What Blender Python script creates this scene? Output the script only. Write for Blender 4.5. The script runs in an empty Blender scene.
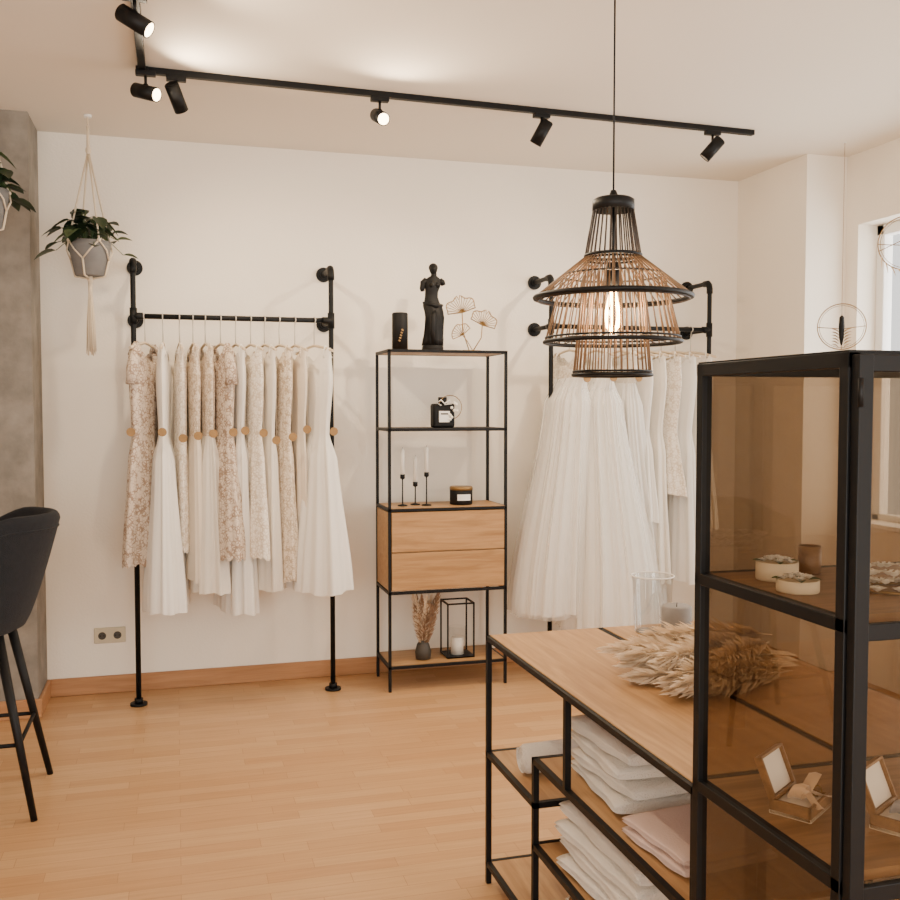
import bpy, bmesh, math, random
from mathutils import Vector, Matrix, Quaternion
random.seed(7)
V = Vector
pi = math.pi
sc = bpy.context.scene

# ------------------------------------------------------------------ materials
def newmat(name):
    m = bpy.data.materials.new(name); m.use_nodes = True
    nt = m.node_tree
    p = nt.nodes['Principled BSDF']
    return m, nt, p

def lin(c):
    return tuple(((x/255)/12.92 if x/255 <= .04045 else ((x/255+.055)/1.055)**2.4) for x in c)+(1,)

def mat(name, rgb, rough=.5, metal=0, spec=.5, emis=None, es=0, bump=0, bscale=50, var=0, vscale=5, sheen=0, coat=0):
    m, nt, p = newmat(name)
    c = lin(rgb)
    p.inputs['Base Color'].default_value = c
    p.inputs['Roughness'].default_value = rough
    p.inputs['Metallic'].default_value = metal
    p.inputs['Specular IOR Level'].default_value = spec
    p.inputs['Sheen Weight'].default_value = sheen
    p.inputs['Coat Weight'].default_value = coat
    if emis:
        p.inputs['Emission Color'].default_value = lin(emis); p.inputs['Emission Strength'].default_value = es
    tc = nt.nodes.new('ShaderNodeTexCoord')
    if var:
        n = nt.nodes.new('ShaderNodeTexNoise'); n.inputs['Scale'].default_value = vscale; n.inputs['Detail'].default_value = 8
        n.inputs['Roughness'].default_value = .6
        nt.links.new(tc.outputs['Object'], n.inputs['Vector'])
        r = nt.nodes.new('ShaderNodeValToRGB')
        r.color_ramp.elements[0].position = .36; r.color_ramp.elements[1].position = .64
        r.color_ramp.elements[0].color = tuple(x*(1-var) for x in c[:3])+(1,)
        r.color_ramp.elements[1].color = tuple(min(1, x*(1+var)) for x in c[:3])+(1,)
        nt.links.new(n.outputs['Fac'], r.inputs['Fac']); nt.links.new(r.outputs['Color'], p.inputs['Base Color'])
    if bump:
        n2 = nt.nodes.new('ShaderNodeTexNoise'); n2.inputs['Scale'].default_value = bscale; n2.inputs['Detail'].default_value = 4
        nt.links.new(tc.outputs['Object'], n2.inputs['Vector'])
        b = nt.nodes.new('ShaderNodeBump'); b.inputs['Strength'].default_value = bump; b.inputs['Distance'].default_value = .01
        nt.links.new(n2.outputs['Fac'], b.inputs['Height']); nt.links.new(b.outputs['Normal'], p.inputs['Normal'])
    return m

def wood(name, c1, c2, scale=(1.2, 22, 22), rough=.45, spec=.4):
    m, nt, p = newmat(name)
    tc = nt.nodes.new('ShaderNodeTexCoord'); mp = nt.nodes.new('ShaderNodeMapping')
    mp.inputs['Scale'].default_value = scale
    n = nt.nodes.new('ShaderNodeTexNoise'); n.inputs['Scale'].default_value = 2.2; n.inputs['Detail'].default_value = 8
    n.inputs['Roughness'].default_value = .65; n.inputs['Distortion'].default_value = .6
    r = nt.nodes.new('ShaderNodeValToRGB')
    r.color_ramp.elements[0].position = .32; r.color_ramp.elements[1].position = .68
    r.color_ramp.elements[0].color = lin(c1); r.color_ramp.elements[1].color = lin(c2)
    nt.links.new(tc.outputs['Object'], mp.inputs['Vector']); nt.links.new(mp.outputs[0], n.inputs['Vector'])
    nt.links.new(n.outputs['Fac'], r.inputs['Fac']); nt.links.new(r.outputs['Color'], p.inputs['Base Color'])
    p.inputs['Roughness'].default_value = rough; p.inputs['Specular IOR Level'].default_value = spec
    return m

def lace(name, c1, c2, scale=55):
    m, nt, p = newmat(name)
    tc = nt.nodes.new('ShaderNodeTexCoord')
    v = nt.nodes.new('ShaderNodeTexVoronoi'); v.feature = 'DISTANCE_TO_EDGE'; v.inputs['Scale'].default_value = scale
    n = nt.nodes.new('ShaderNodeTexNoise'); n.inputs['Scale'].default_value = scale*.55; n.inputs['Detail'].default_value = 5
    mx = nt.nodes.new('ShaderNodeMath'); mx.operation = 'MULTIPLY_ADD'
    nt.links.new(tc.outputs['Object'], v.inputs['Vector']); nt.links.new(tc.outputs['Object'], n.inputs['Vector'])
    nt.links.new(v.outputs['Distance'], mx.inputs[0]); mx.inputs[1].default_value = 1.2
    nt.links.new(n.outputs['Fac'], mx.inputs[2])
    r = nt.nodes.new('ShaderNodeValToRGB')
    r.color_ramp.elements[0].position = .50; r.color_ramp.elements[1].position = .70
    r.color_ramp.elements[0].color = lin(c1); r.color_ramp.elements[1].color = lin(c2)
    nt.links.new(mx.outputs[0], r.inputs['Fac']); nt.links.new(r.outputs['Color'], p.inputs['Base Color'])
    b = nt.nodes.new('ShaderNodeBump'); b.inputs['Strength'].default_value = .7; b.inputs['Distance'].default_value = .004
    nt.links.new(mx.outputs[0], b.inputs['Height']); nt.links.new(b.outputs['Normal'], p.inputs['Normal'])
    p.inputs['Roughness'].default_value = .85; p.inputs['Specular IOR Level'].default_value = .2
    return m

def fabric(name, rgb, transl=.3, alpha=1):
    m, nt, p = newmat(name)
    p.inputs['Base Color'].default_value = lin(rgb); p.inputs['Roughness'].default_value = .8
    p.inputs['Specular IOR Level'].default_value = .2; p.inputs['Sheen Weight'].default_value = .1
    t = nt.nodes.new('ShaderNodeBsdfTranslucent'); t.inputs['Color'].default_value = lin(rgb)
    mx = nt.nodes.new('ShaderNodeMixShader'); mx.inputs[0].default_value = transl
    out = nt.nodes['Material Output']
    nt.links.new(p.outputs[0], mx.inputs[1]); nt.links.new(t.outputs[0], mx.inputs[2])
    last = mx
    if alpha < 1:
        tr = nt.nodes.new('ShaderNodeBsdfTransparent'); m2 = nt.nodes.new('ShaderNodeMixShader'); m2.inputs[0].default_value = alpha
        nt.links.new(tr.outputs[0], m2.inputs[1]); nt.links.new(mx.outputs[0], m2.inputs[2]); last = m2
    nt.links.new(last.outputs[0], out.inputs['Surface'])
    return m

def glass(name, tint, base=.04, top=.9):
    m, nt, p = newmat(name)
    out = nt.nodes['Material Output']
    t = nt.nodes.new('ShaderNodeBsdfTransparent'); t.inputs['Color'].default_value = tint+(1,)
    g = nt.nodes.new('ShaderNodeBsdfGlossy'); g.inputs['Roughness'].default_value = .02
    f = nt.nodes.new('ShaderNodeLayerWeight'); f.inputs['Blend'].default_value = .5
    pw = nt.nodes.new('ShaderNodeMath'); pw.operation = 'POWER'; pw.inputs[1].default_value = 5
    mu = nt.nodes.new('ShaderNodeMath'); mu.operation = 'MULTIPLY_ADD'; mu.inputs[1].default_value = top; mu.inputs[2].default_value = base
    mx = nt.nodes.new('ShaderNodeMixShader')
    nt.links.new(f.outputs['Facing'], pw.inputs[0]); nt.links.new(pw.outputs[0], mu.inputs[0]); nt.links.new(mu.outputs[0], mx.inputs[0])
    nt.links.new(t.outputs[0], mx.inputs[1]); nt.links.new(g.outputs[0], mx.inputs[2])
    nt.links.new(mx.outputs[0], out.inputs['Surface'])
    return m

def floormat():
    m, nt, p = newmat('beech_laminate')
    tc = nt.nodes.new('ShaderNodeTexCoord')
    br = nt.nodes.new('ShaderNodeTexBrick')
    br.inputs['Scale'].default_value = 1; br.inputs['Brick Width'].default_value = .42; br.inputs['Row Height'].default_value = .066
    br.inputs['Mortar Size'].default_value = .0008; br.inputs['Mortar Smooth'].default_value = .3
    br.offset = .37; br.offset_frequency = 2; br.squash = 1.25; br.squash_frequency = 3
    br.inputs['Color1'].default_value = lin((190, 145, 100)); br.inputs['Color2'].default_value = lin((203, 162, 118))
    br.inputs['Mortar'].default_value = lin((158, 114, 74)); br.inputs['Bias'].default_value = 0
    nt.links.new(tc.outputs['Object'], br.inputs['Vector'])
    mp = nt.nodes.new('ShaderNodeMapping'); mp.inputs['Scale'].default_value = (1.5, 28, 1)
    n = nt.nodes.new('ShaderNodeTexNoise'); n.inputs['Scale'].default_value = 2.5; n.inputs['Detail'].default_value = 7
    nt.links.new(tc.outputs['Object'], mp.inputs['Vector']); nt.links.new(mp.outputs[0], n.inputs['Vector'])
    r = nt.nodes.new('ShaderNodeValToRGB'); r.color_ramp.elements[0].position = .3; r.color_ramp.elements[1].position = .7
    r.color_ramp.elements[0].color = (.86, .84, .81, 1); r.color_ramp.elements[1].color = (1, 1, 1, 1)
    nt.links.new(n.outputs['Fac'], r.inputs['Fac'])
    mx = nt.nodes.new('ShaderNodeMix'); mx.data_type = 'RGBA'; mx.blend_type = 'MULTIPLY'; mx.inputs[0].default_value = 1
    nt.links.new(br.outputs['Color'], mx.inputs[6]); nt.links.new(r.outputs['Color'], mx.inputs[7])
    nt.links.new(mx.outputs[2], p.inputs['Base Color'])
    p.inputs['Roughness'].default_value = .36; p.inputs['Specular IOR Level'].default_value = .4
    return m

M = dict(
    wall=mat('plaster_wall', (243, 234, 219), .9, bump=.14, bscale=90, spec=.2),
    ceil=mat('plaster_ceiling', (234, 225, 211), .95, spec=.1),
    white=mat('white_paint', (242, 240, 236), .6),
    concrete=mat('concrete_plaster', (134, 127, 117), .85, bump=.4, bscale=16, var=.24, vscale=5.5),
    floor=floormat(),
    base=wood('skirting_wood', (158, 112, 72), (182, 134, 92), (1.2, 20, 20)),
    black=mat('black_steel', (11, 11, 12), .5, 0, spec=.25),
    pipe=mat('black_iron_pipe', (10, 12, 13), .55, 0, spec=.25, bump=.15, bscale=120),
    matte=mat('matte_black', (13, 12, 12), .6, spec=.25),
    oakY=wood('oak_veneer_long', (156, 115, 73), (190, 149, 102), (16, 1.2, 16)),
    oakX=wood('oak_veneer_cross', (148, 108, 66), (182, 141, 94), (1.2, 18, 18)),
    darkoak=wood('aged_oak', (106, 78, 50), (148, 112, 76), (1.2, 16, 16)),
    gold=mat('brass_wire', (140, 110, 66), .4, .6),
    kraft=mat('kraft_paper_gold', (148, 114, 70), .7, var=.1, vscale=30),
    ivory=fabric('ivory_satin', (238, 230, 216), .15),
    white_f=fabric('white_crepe', (243, 238, 229), .15),
    tulle=fabric('tulle', (249, 245, 238), .3),
    tulle2=fabric('sheer_tulle', (249, 245, 238), .4, .35),
    cream=fabric('cream_crepe', (230, 217, 198), .12),
    lace1=lace('tan_lace', (158, 135, 116), (214, 198, 180), 62),
    lace2=lace('ivory_lace', (214, 199, 178), (240, 231, 217), 62),
    lace3=lace('beige_lace', (192, 171, 146), (229, 215, 196), 68),
    hanger=mat('pale_wood_hanger', (214, 194, 166), .5),
    wire=mat('steel_wire', (205, 198, 186), .4, .4),
    charcoal=mat('charcoal_felt', (33, 34, 37), .95, bump=.4, bscale=300, var=.12, vscale=60, sheen=.05, spec=.2),
    pot=mat('grey_ceramic', (118, 117, 116), .7, var=.06, vscale=20),
    cord=mat('cotton_cord', (220, 204, 178), .9, bump=.3, bscale=300),
    leaf=mat('green_leaf', (34, 52, 30), .5, var=.3, vscale=18),
    leaf2=mat('light_leaf', (72, 92, 54), .5, var=.2, vscale=18),
    soil=mat('soil', (50, 38, 28), .95, bump=.5),
    rattan=mat('brown_bamboo', (132, 102, 72), .55, var=.15, vscale=30),
    rattan_d=mat('dark_bamboo', (46, 34, 26), .55, var=.15, vscale=30),
    smoke=glass('side_glass', (.74, .67, .58), .07),
    smoke_b=glass('bronze_glass', (.34, .275, .21), .06),
    clear=glass('clear_glass', (.96, .96, .955), .03),
    clear2=glass('vase_glass', (.82, .83, .83), .10),
    bulb=mat('bulb_filament', (255, 200, 130), .4, emis=(255, 190, 110), es=45),
    led=mat('led_face', (255, 240, 215), .4, emis=(255, 225, 180), es=16),
    led_off=mat('lens_dim', (90, 82, 72), .2),
    pampas=mat('pampas_cream', (234, 212, 182), .95),
    pampas_d=mat('pampas_tan', (164, 130, 100), .95),
    wax=mat('white_wax', (240, 234, 222), .5),
    greywax=mat('grey_wax', (132, 127, 123), .7, var=.08, vscale=25),
    towel=mat('white_towel', (228, 219, 206), .98, bump=.7, bscale=260, sheen=.2),
    pink=mat('blush_fabric', (206, 180, 168), .9, bump=.3, bscale=200),
    label=mat('paper_label', (238, 233, 225), .7),
    socket=mat('socket_plastic', (200, 188, 160), .4),
    dark=mat('socket_dark', (60, 55, 48), .6),
    satin=mat('satin_ribbon', (206, 178, 150), .35, sheen=.3),
    greys=mat('grey_satin', (140, 143, 152), .35),
    paper=mat('cream_card', (222, 208, 184), .7),
    chrome=mat('chrome', (200, 195, 188), .12, 1),
)

# ------------------------------------------------------------------ mesh builder
class B:
    def __init__(s, name):
        s.name = name; s.bm = bmesh.new(); s.mats = []
    def mi(s, m):
        m = M[m] if isinstance(m, str) else m
        if m not in s.mats: s.mats.append(m)
        return s.mats.index(m)
    def box(s, c, size, m, bev=0, rot=None, seg=2):
        mx = Matrix.Translation(V(c))
        if rot is not None: mx = mx @ rot.to_4x4()
        mx = mx @ Matrix.Diagonal((size[0], size[1], size[2], 1))
        r = bmesh.ops.create_cube(s.bm, size=1, matrix=mx)
        vs = r['verts']; fs = set(f for v in vs for f in v.link_faces)
        i = s.mi(m)
        for f in fs: f.material_index = i
        if bev:
            es = list(set(e for v in vs for e in v.link_edges))
            rr = bmesh.ops.bevel(s.bm, geom=es, offset=bev, segments=seg, affect='EDGES', profile=.5)
            for f in rr['faces']: f.material_index = i; f.smooth = True
        return vs
    def bx(s, x0, x1, y0, y1, z0, z1, m, bev=0):
        return s.box(((x0+x1)/2, (y0+y1)/2, (z0+z1)/2), (x1-x0, y1-y0, z1-z0), m, bev)
    def quad(s, a, b_, c, d, m):
        i = s.mi(m); f = s.bm.faces.new([s.bm.verts.new(p) for p in (a, b_, c, d)]); f.material_index = i
    def loft(s, rings, m, closed=True, cap0=False, cap1=False, smooth=True):
        i = s.mi(m); vr = [[s.bm.verts.new(p) for p in r] for r in rings]
        n = len(vr[0])
        for a, b in zip(vr[:-1], vr[1:]):
            for k in range(n if closed else n-1):
                k2 = (k+1) % n
                try:
                    f = s.bm.faces.new((a[k], a[k2], b[k2], b[k])); f.material_index = i; f.smooth = smooth
                except ValueError: pass
        if cap0:
            f = s.bm.faces.new(vr[0][::-1]); f.material_index = i
        if cap1:
            f = s.bm.faces.new(vr[-1]); f.material_index = i
        return vr
    def tube(s, pts, r, m, seg=8, closed=False, caps=True):
        pts = [V(p) for p in pts]; n = len(pts)
        rs = r if isinstance(r, (list, tuple)) else [r]*n
        tans = []
        for k in range(n):
            if closed: t = pts[(k+1) % n]-pts[k-1]
            else: t = pts[min(k+1, n-1)]-pts[max(k-1, 0)]
            tans.append(t.normalized())
        up = V((0, 0, 1)) if abs(tans[0].z) < .9 else V((1, 0, 0))
        nrm = (up-tans[0]*up.dot(tans[0])).normalized()
        rings = []
        for k in range(n):
            if k:
                nrm = nrm-tans[k]*nrm.dot(tans[k])
                nrm = nrm.normalized() if nrm.length > 1e-6 else tans[k].orthogonal().normalized()
            bn = tans[k].cross(nrm)
            rings.append([pts[k]+(nrm*math.cos(a)+bn*math.sin(a))*rs[k] for a in [2*pi*j/seg for j in range(seg)]])
        if closed: rings.append(rings[0])
        s.loft(rings, m, True, caps and not closed, caps and not closed)
        return s
    def cyl(s, p1, p2, r, m, seg=20, r2=None):
        p1 = V(p1); p2 = V(p2); t = (p2-p1).normalized(); a = t.orthogonal().normalized(); b = t.cross(a)
        r2 = r if r2 is None else r2
        R = lambda p, q: [p+(a*math.cos(x)+b*math.sin(x))*q for x in [2*pi*j/seg for j in range(seg)]]
        s.loft([R(p1, r), R(p2, r2)], m, True, True, True)
    def lathe(s, prof, c, m, seg=28, fn=None, cap0=True, cap1=True, sx=1, sy=1):
        c = V(c); rings = []
        for (r, z) in prof:
            ring = []
            for j in range(seg):
                a = 2*pi*j/seg; q = r*(fn(a, z) if fn else 1)
                ring.append(c+V((q*math.cos(a)*sx, q*math.sin(a)*sy, z)))
            rings.append(ring)
        s.loft(rings, m, True, cap0, cap1)
    def ball(s, c, r, m, sc_=(1, 1, 1), seg=14, rot=None):
        mx = Matrix.Translation(V(c))
        if rot is not None: mx = mx @ rot.to_4x4()
        mx = mx @ Matrix.Diagonal((sc_[0]*r, sc_[1]*r, sc_[2]*r, 1))
        rr = bmesh.ops.create_uvsphere(s.bm, u_segments=seg, v_segments=max(6, seg*2//3), radius=1, matrix=mx)
        i = s.mi(m)
        for f in set(f for v in rr['verts'] for f in v.link_faces): f.material_index = i; f.smooth = True
    def done(s, origin=None, fix=True):
        if fix: bmesh.ops.recalc_face_normals(s.bm, faces=s.bm.faces)
        xs = [v.co for v in s.bm.verts]
        if origin is None:
            mnx = min(v.x for v in xs); mxx = max(v.x for v in xs); mny = min(v.y for v in xs); mxy = max(v.y for v in xs)
            origin = V(((mnx+mxx)/2, (mny+mxy)/2, min(v.z for v in xs)))
        origin = V(origin)
        for v in s.bm.verts: v.co -= origin
        me = bpy.data.meshes.new(s.name); s.bm.to_mesh(me); s.bm.free()
        for m in s.mats: me.materials.append(m)
        o = bpy.data.objects.new(s.name, me); o.location = origin
        sc.collection.objects.link(o)
        return o

def circ(c, r, axis='z', n=32, a0=0, a1=2*pi):
    c = V(c); out = []
    full = abs(a1-a0-2*pi) < 1e-6
    for j in range(n if full else n+1):
        a = a0+(a1-a0)*j/n; x, y = r*math.cos(a), r*math.sin(a)
        out.append(c+(V((x, y, 0)) if axis == 'z' else V((x, 0, y)) if axis == 'y' else V((0, x, y))))
    return out

# ------------------------------------------------------------------ room
CZ = 2.89; BY = 5.34
XL, XR, YF = -3.2, 3.62, -2.0
b = B('floor'); b.bx(XL-.2, XR+.3, YF-.2, BY+.15, -.1, 0, 'floor'); b.done((0, 0, 0))
b = B('ceiling'); b.bx(XL-.2, XR+.3, YF-.2, BY+.15, CZ, CZ+.1, 'ceil'); b.done()
b = B('wall_back'); b.bx(XL-.2, XR+.3, BY, BY+.15, 0, CZ, 'wall'); b.done()
b = B('wall_left'); b.bx(XL-.15, XL, YF, BY, 0, CZ, 'wall'); b.done()
b = B('wall_partition'); b.bx(XL, -.653, 5.0, BY, 0, CZ, 'concrete'); b.done()
b = B('wall_right')
b.bx(3.36, XR+.2, 4.66, BY, 0, CZ, 'wall')
b.bx(XR, XR+.2, 4.56, 4.66, 0, CZ, 'wall')
b.bx(XR, XR+.2, 3.1, 4.56, 0, .85, 'wall'); b.bx(XR, XR+.2, 3.1, 4.56, 2.50, CZ, 'wall')
b.bx(XR, XR+.2, 2.7, 3.1, 0, CZ, 'wall')
b.bx(XR, XR+.2, .9, 2.7, 0, .85, 'wall'); b.bx(XR, XR+.2, .9, 2.7, 2.50, CZ, 'wall')
b.bx(XR, XR+.2, YF, .9, 0, CZ, 'wall'); b.done()
b = B('wall_front')
b.bx(XL, XR, YF-.15, YF, 0, .4, 'wall'); b.bx(XL, XR, YF-.15, YF, 2.6, CZ, 'wall')
b.bx(XL, -2.6, YF-.15, YF, .4, 2.6, 'wall'); b.bx(3.1, XR, YF-.15, YF, .4, 2.6, 'wall'); b.done()

def window(name, y0, y1):
    b = B(name); x = XR+.12
    for (ya, yb, za, zb) in [(y0, y0+.06, .85, 2.5), (y1-.06, y1, .85, 2.5), (y0, y1, .85, .91), (y0, y1, 2.44, 2.5), ((y0+y1)/2-.04, (y0+y1)/2+.04, .91, 2.44)]:
        b.bx(x, x+.06, ya, yb, za, zb, 'white', .006)
    X = x+.028
    b.quad((X, y0+.06, .91), (X, y1-.06, .91), (X, y1-.06, 2.44), (X, y0+.06, 2.44), 'clear')
    b.bx(XR-.03, x, y0+.005, y1-.005, .851, .875, 'white', .005)
    return b.done()
window('window_1', 3.1, 4.56); window('window_2', .9, 2.7)
b = B('window_3')
for (xa, xb, za, zb) in [(-2.6, 3.1, .4, .47), (-2.6, 3.1, 2.53, 2.6), (-2.6, -2.53, .47, 2.53), (3.03, 3.1, .47, 2.53), (.22, .28, .47, 2.53)]:
    b.bx(xa, xb, YF-.1, YF-.04, za, zb, 'matte', .005)
b.done()

def skirt(name, x0, x1, y0, y1):
    b = B(name); b.bx(x0, x1, y0, y1, 0, .092, 'base', .004); b.done()
skirt('baseboard_back', -.64, 3.36, BY-.016, BY)
skirt('baseboard_left', XL, -.637, 4.984, 5.0)
skirt('baseboard_partition', -.653, -.637, 5.0, BY)
skirt('baseboard_right', 3.344, 3.36, 4.66, BY-.016)

# wall socket (double)
b = B('wall_socket')
sx, sz = -.344, .305
b.bx(sx-.078, sx+.078, BY-.012, BY, sz-.041, sz+.041, 'socket', .004)
for k in (-1, 1):
    c = (sx+k*.038, BY-.014, sz)
    b.cyl((c[0], BY-.016, sz), (c[0], BY-.011, sz), .029, 'socket', 24)
    b.cyl((c[0], BY-.0165, sz), (c[0], BY-.013, sz), .02, 'dark', 24)
    b.cyl((c[0]-.009, BY-.0175, sz), (c[0]-.009, BY-.014, sz), .003, 'matte', 8)
    b.cyl((c[0]+.009, BY-.0175, sz), (c[0]+.009, BY-.014, sz), .003, 'matte', 8)
b.done()

# ------------------------------------------------------------------ pipe racks
RY = 5.07; ZR = 1.950; ZT = 2.222
WY = BY-.001
def rack(x0, x1):
    b = B('pipe_clothes_rack'); r = .013
    for x in (x0, x1):
        pts = [(x, RY, .0), (x, RY, ZT-.035)]
        pts += [(x, RY+.035-.035*math.cos(a), ZT-.035+.035*math.sin(a)) for a in (pi/8, pi/4, 3*pi/8, pi/2)]
        pts += [(x, WY, ZT)]
        b.tube(pts, r, 'pipe', 14)
        b.tube([(x, RY, ZT-.06), (x, RY, ZT-.035), (x, RY+.006, ZT-.012), (x, RY+.02, ZT), (x, RY+.06, ZT)], .018, 'pipe', 14)
        b.cyl((x, WY-.012, ZT), (x, WY, ZT), .040, 'pipe', 24); b.cyl((x, WY-.035, ZT), (x, WY-.01, ZT), .020, 'pipe', 16)
        b.cyl((x, RY, ZR), (x, WY, ZR), r, 'pipe', 14)
        b.cyl((x, WY-.012, ZR), (x, WY, ZR), .040, 'pipe', 24); b.cyl((x, WY-.035, ZR), (x, WY-.01, ZR), .020, 'pipe', 16)
        b.cyl((x, RY, ZR-.04), (x, RY, ZR+.04), .018, 'pipe', 16)
        b.cyl((x, RY, ZR), (x, RY+.045, ZR), .018, 'pipe', 16)
        d = 1 if x == x0 else -1
        b.cyl((x, RY, ZR), (x+d*.045, RY, ZR), .018, 'pipe', 16)
        b.cyl((x, RY, 0), (x, RY, .012), .042, 'pipe', 28); b.cyl((x, RY, .01), (x, RY, .035), .021, 'pipe', 16)
    b.cyl((x0, RY, ZR), (x1, RY, ZR), r, 'pipe', 14)
    b.done()
rack(-.194, .789); rack(2.02, 3.01)

# ------------------------------------------------------------------ dresses
def ss(t): t = max(0, min(1, t)); return t*t*(3-2*t)
def interp(keys, z):
    for k0, k1 in zip(keys[:-1], keys[1:]):
        if z <= k0[0] and z >= k1[0]:
            t = (k0[0]-z)/(k0[0]-k1[0]); t = .5*ss(t)+.5*t; return [a+(c-a)*t for a, c in zip(k0[1:], k1[1:])]
    return keys[-1][1:] if z < keys[-1][0] else keys[0][1:]

def dress(name, x, m, ztop=1.77, zw=1.36, zh=.6, A=(.17, .12, .2), Bt=(.035, .03, .05), k=9, amp=.012, alpha=15, shift=(0, 0), m2=None, dip=.05, tag=True, sleeve=False, seg=110, scallop=0, tagz=None, sheer=0):
    b = B(name); al = math.radians(alpha)
    w = V((math.sin(al), -math.cos(al), 0)); n = V((-math.cos(al), -math.sin(al), 0))
    c0 = V((x, RY, 0)); ph = random.uniform(0, 6); hz = ZR-.155
    keys = [(ztop, A[0]*.92, Bt[0]*.75, 0), (ztop-.12, A[0], Bt[0], 0.001), (zw, A[1], Bt[1], .002), (zw-.13, (A[1]*.65+A[2]*.35), (Bt[1]*.65+Bt[2]*.35), amp*.55), (zh, A[2], Bt[2], amp)]
    comps = [(max(2, round(k*q)), random.uniform(0, 6), g, random.uniform(-1.2, 1.2)) for q, g in ((.35, .6), (.62, .6), (1, .8), (1.55, .5), (2.3, .32), (3.1, .2))]
    def ring(z, top=False, grow=0, php=0):
        a_, b_, am = interp(keys, z); out = []
        f = ss((ztop-z)/(ztop-zh)); sh = V((shift[0]*f, shift[1]*f, 0))
        a_ += grow*f; b_ += grow*f
        for j in range(seg):
            p = 2*pi*j/seg; cp, sp = math.cos(p), math.sin(p)
            nn = V((cp/a_, sp/b_, 0)).normalized()
            d = am*sum(g*math.sin(q*p+p0+php+dr*f) for q, p0, g, dr in comps)*.8
            la = a_*cp+nn.x*d; lb = b_*sp+nn.y*d
            zz = z
            if top: zz -= dip*(1-min(1, abs(cp)*1.5)**2) - (.03*ss((abs(cp)-.8)/.2))
            if z <= zh+1e-6: zz += scallop*abs(math.sin(k*1.5*p))+.006*math.sin(3*p+ph)+.003*math.sin(8*p)
            out.append(c0+sh+w*la+n*lb+V((0, 0, zz)))
        return out
    zs = [ztop]+[ztop-.06-(ztop-.06-zw)*t/8 for t in range(0, 8)]
    if m2:
        b.loft([ring(zs[0], True)]+[ring(z) for z in zs[1:]+[zw]], m2)
        b.loft([ring(zw+.002)]+[ring(zw-(zw-zh)*(t/20)) for t in range(1, 21)], m)
        b.loft([ring(zw+.012), ring(zw-.012)], m2)
    else:
        b.loft([ring(zs[0], True)]+[ring(z) for z in zs[1:]]+[ring(zw-(zw-zh)*(t/20)) for t in range(0, 21)], m)
    if sheer:
        b.loft([ring(zw)]+[ring(zw-(zw-zh+.015)*(t/20), grow=sheer, php=1.3) for t in range(1, 21)], 'tulle2')
    hp = []
    for j in range(-8, 9):
        t = j/8; hp.append(c0+w*(t*.19)+V((0, 0, hz+.035*(1-abs(t)**1.3)-.012)))
    b.tube(hp, .007, 'hanger', 8)
    hk = [c0+V((0, 0, hz+.02)), c0+V((0, 0, ZR-.055))]
    rr = .016
    hk += [c0+w*(rr*math.cos(a))+V((0, 0, ZR+rr*math.sin(a))) for a in [math.radians(q) for q in range(-80, 200, 30)]]
    b.tube(hk, .0028, 'wire', 6)
    mm = m2 or m
    for sgn in (-1, 1):
        for nb in (-1, 1):
            pa = c0+w*(sgn*A[0]*.80)+n*(nb*Bt[0]*.45)+V((0, 0, ztop-.02))
            pb = c0+w*(sgn*A[0]*.66)+V((0, 0, hz+.018))
            b.tube([pa, pa.lerp(pb, .5)+n*nb*.004, pb], .012 if sleeve else .005, mm, 6)
        if sleeve:
            sl = [c0+w*(sgn*(A[0]*.80))+V((0, 0, ztop+.005)), c0+w*(sgn*(A[0]*.96))+V((0, 0, ztop-.08)), c0+w*(sgn*(A[0]+.0))+V((0, 0, ztop-.16))]
            b.tube(sl, [.022, .028, .030], mm, 12)
    if tag:
        tz = tagz or (1.36+random.uniform(-.03, .03)); pr = interp(keys, tz)
        f = ss((ztop-tz)/(ztop-zh))
        e = c0+V((shift[0]*f, shift[1]*f, 0))+w*(max(pr[0], .165)+.016)+V((0, 0, tz))
        b.tube([c0+V((0, 0, hz+.02)), c0+w*(.19)+V((0, 0, hz-.03)), e+V((0, -.002, .019))], .0010, 'cord', 5)
        b.cyl(e+V((0, .001, 0)), e-V((0, .0015, 0)), .021, 'kraft', 24)
    return b.done((x, RY, ZR))

xs = [-.140, -.055, .025, .09, .15, .225, .3, .375, .445, .52, .6, .70]
dress('lace_dress', xs[0], 'lace1', zh=.72, A=(.17, .14, .20), Bt=(.050, .040, .075), k=5, amp=.012, alpha=-20, sleeve=True, scallop=.015, shift=(-.015, 0))
dress('wedding_dress', xs[1], 'white_f', zh=.51, A=(.16, .12, .2), Bt=(.038, .026, .105), k=8, amp=.015, alpha=-2, shift=(-.0, -.10))
dress('lace_dress', xs[2], 'lace2', zh=.78, A=(.16, .13, .18), Bt=(.032, .028, .036), k=5, amp=.005, alpha=3, scallop=.012)
dress('satin_dress', xs[3], 'cream', zh=.64, A=(.165, .13, .19), Bt=(.034, .026, .050), k=7, amp=.009, alpha=5, m2='lace3', shift=(0, -.03))
dress('wedding_dress', xs[4], 'ivory', zh=.585, A=(.165, .13, .2), Bt=(.036, .028, .095), k=9, amp=.014, alpha=8, m2='lace3', shift=(.01, -.05))
dress('lace_dress', xs[5], 'lace1', zh=.745, A=(.175, .14, .2), Bt=(.050, .038, .085), k=5, amp=.012, alpha=14, sleeve=True, scallop=.015, shift=(.01, -.10))
dress('wedding_dress', xs[6], 'white_f', zh=.47, A=(.165, .12, .2), Bt=(.034, .026, .09), k=8, amp=.015, alpha=10, shift=(0, -.03))
dress('lace_dress', xs[7], 'lace2', zh=.745, A=(.165, .13, .19), Bt=(.040, .032, .065), k=6, amp=.009, alpha=14, scallop=.012, shift=(0, -.08))
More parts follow.
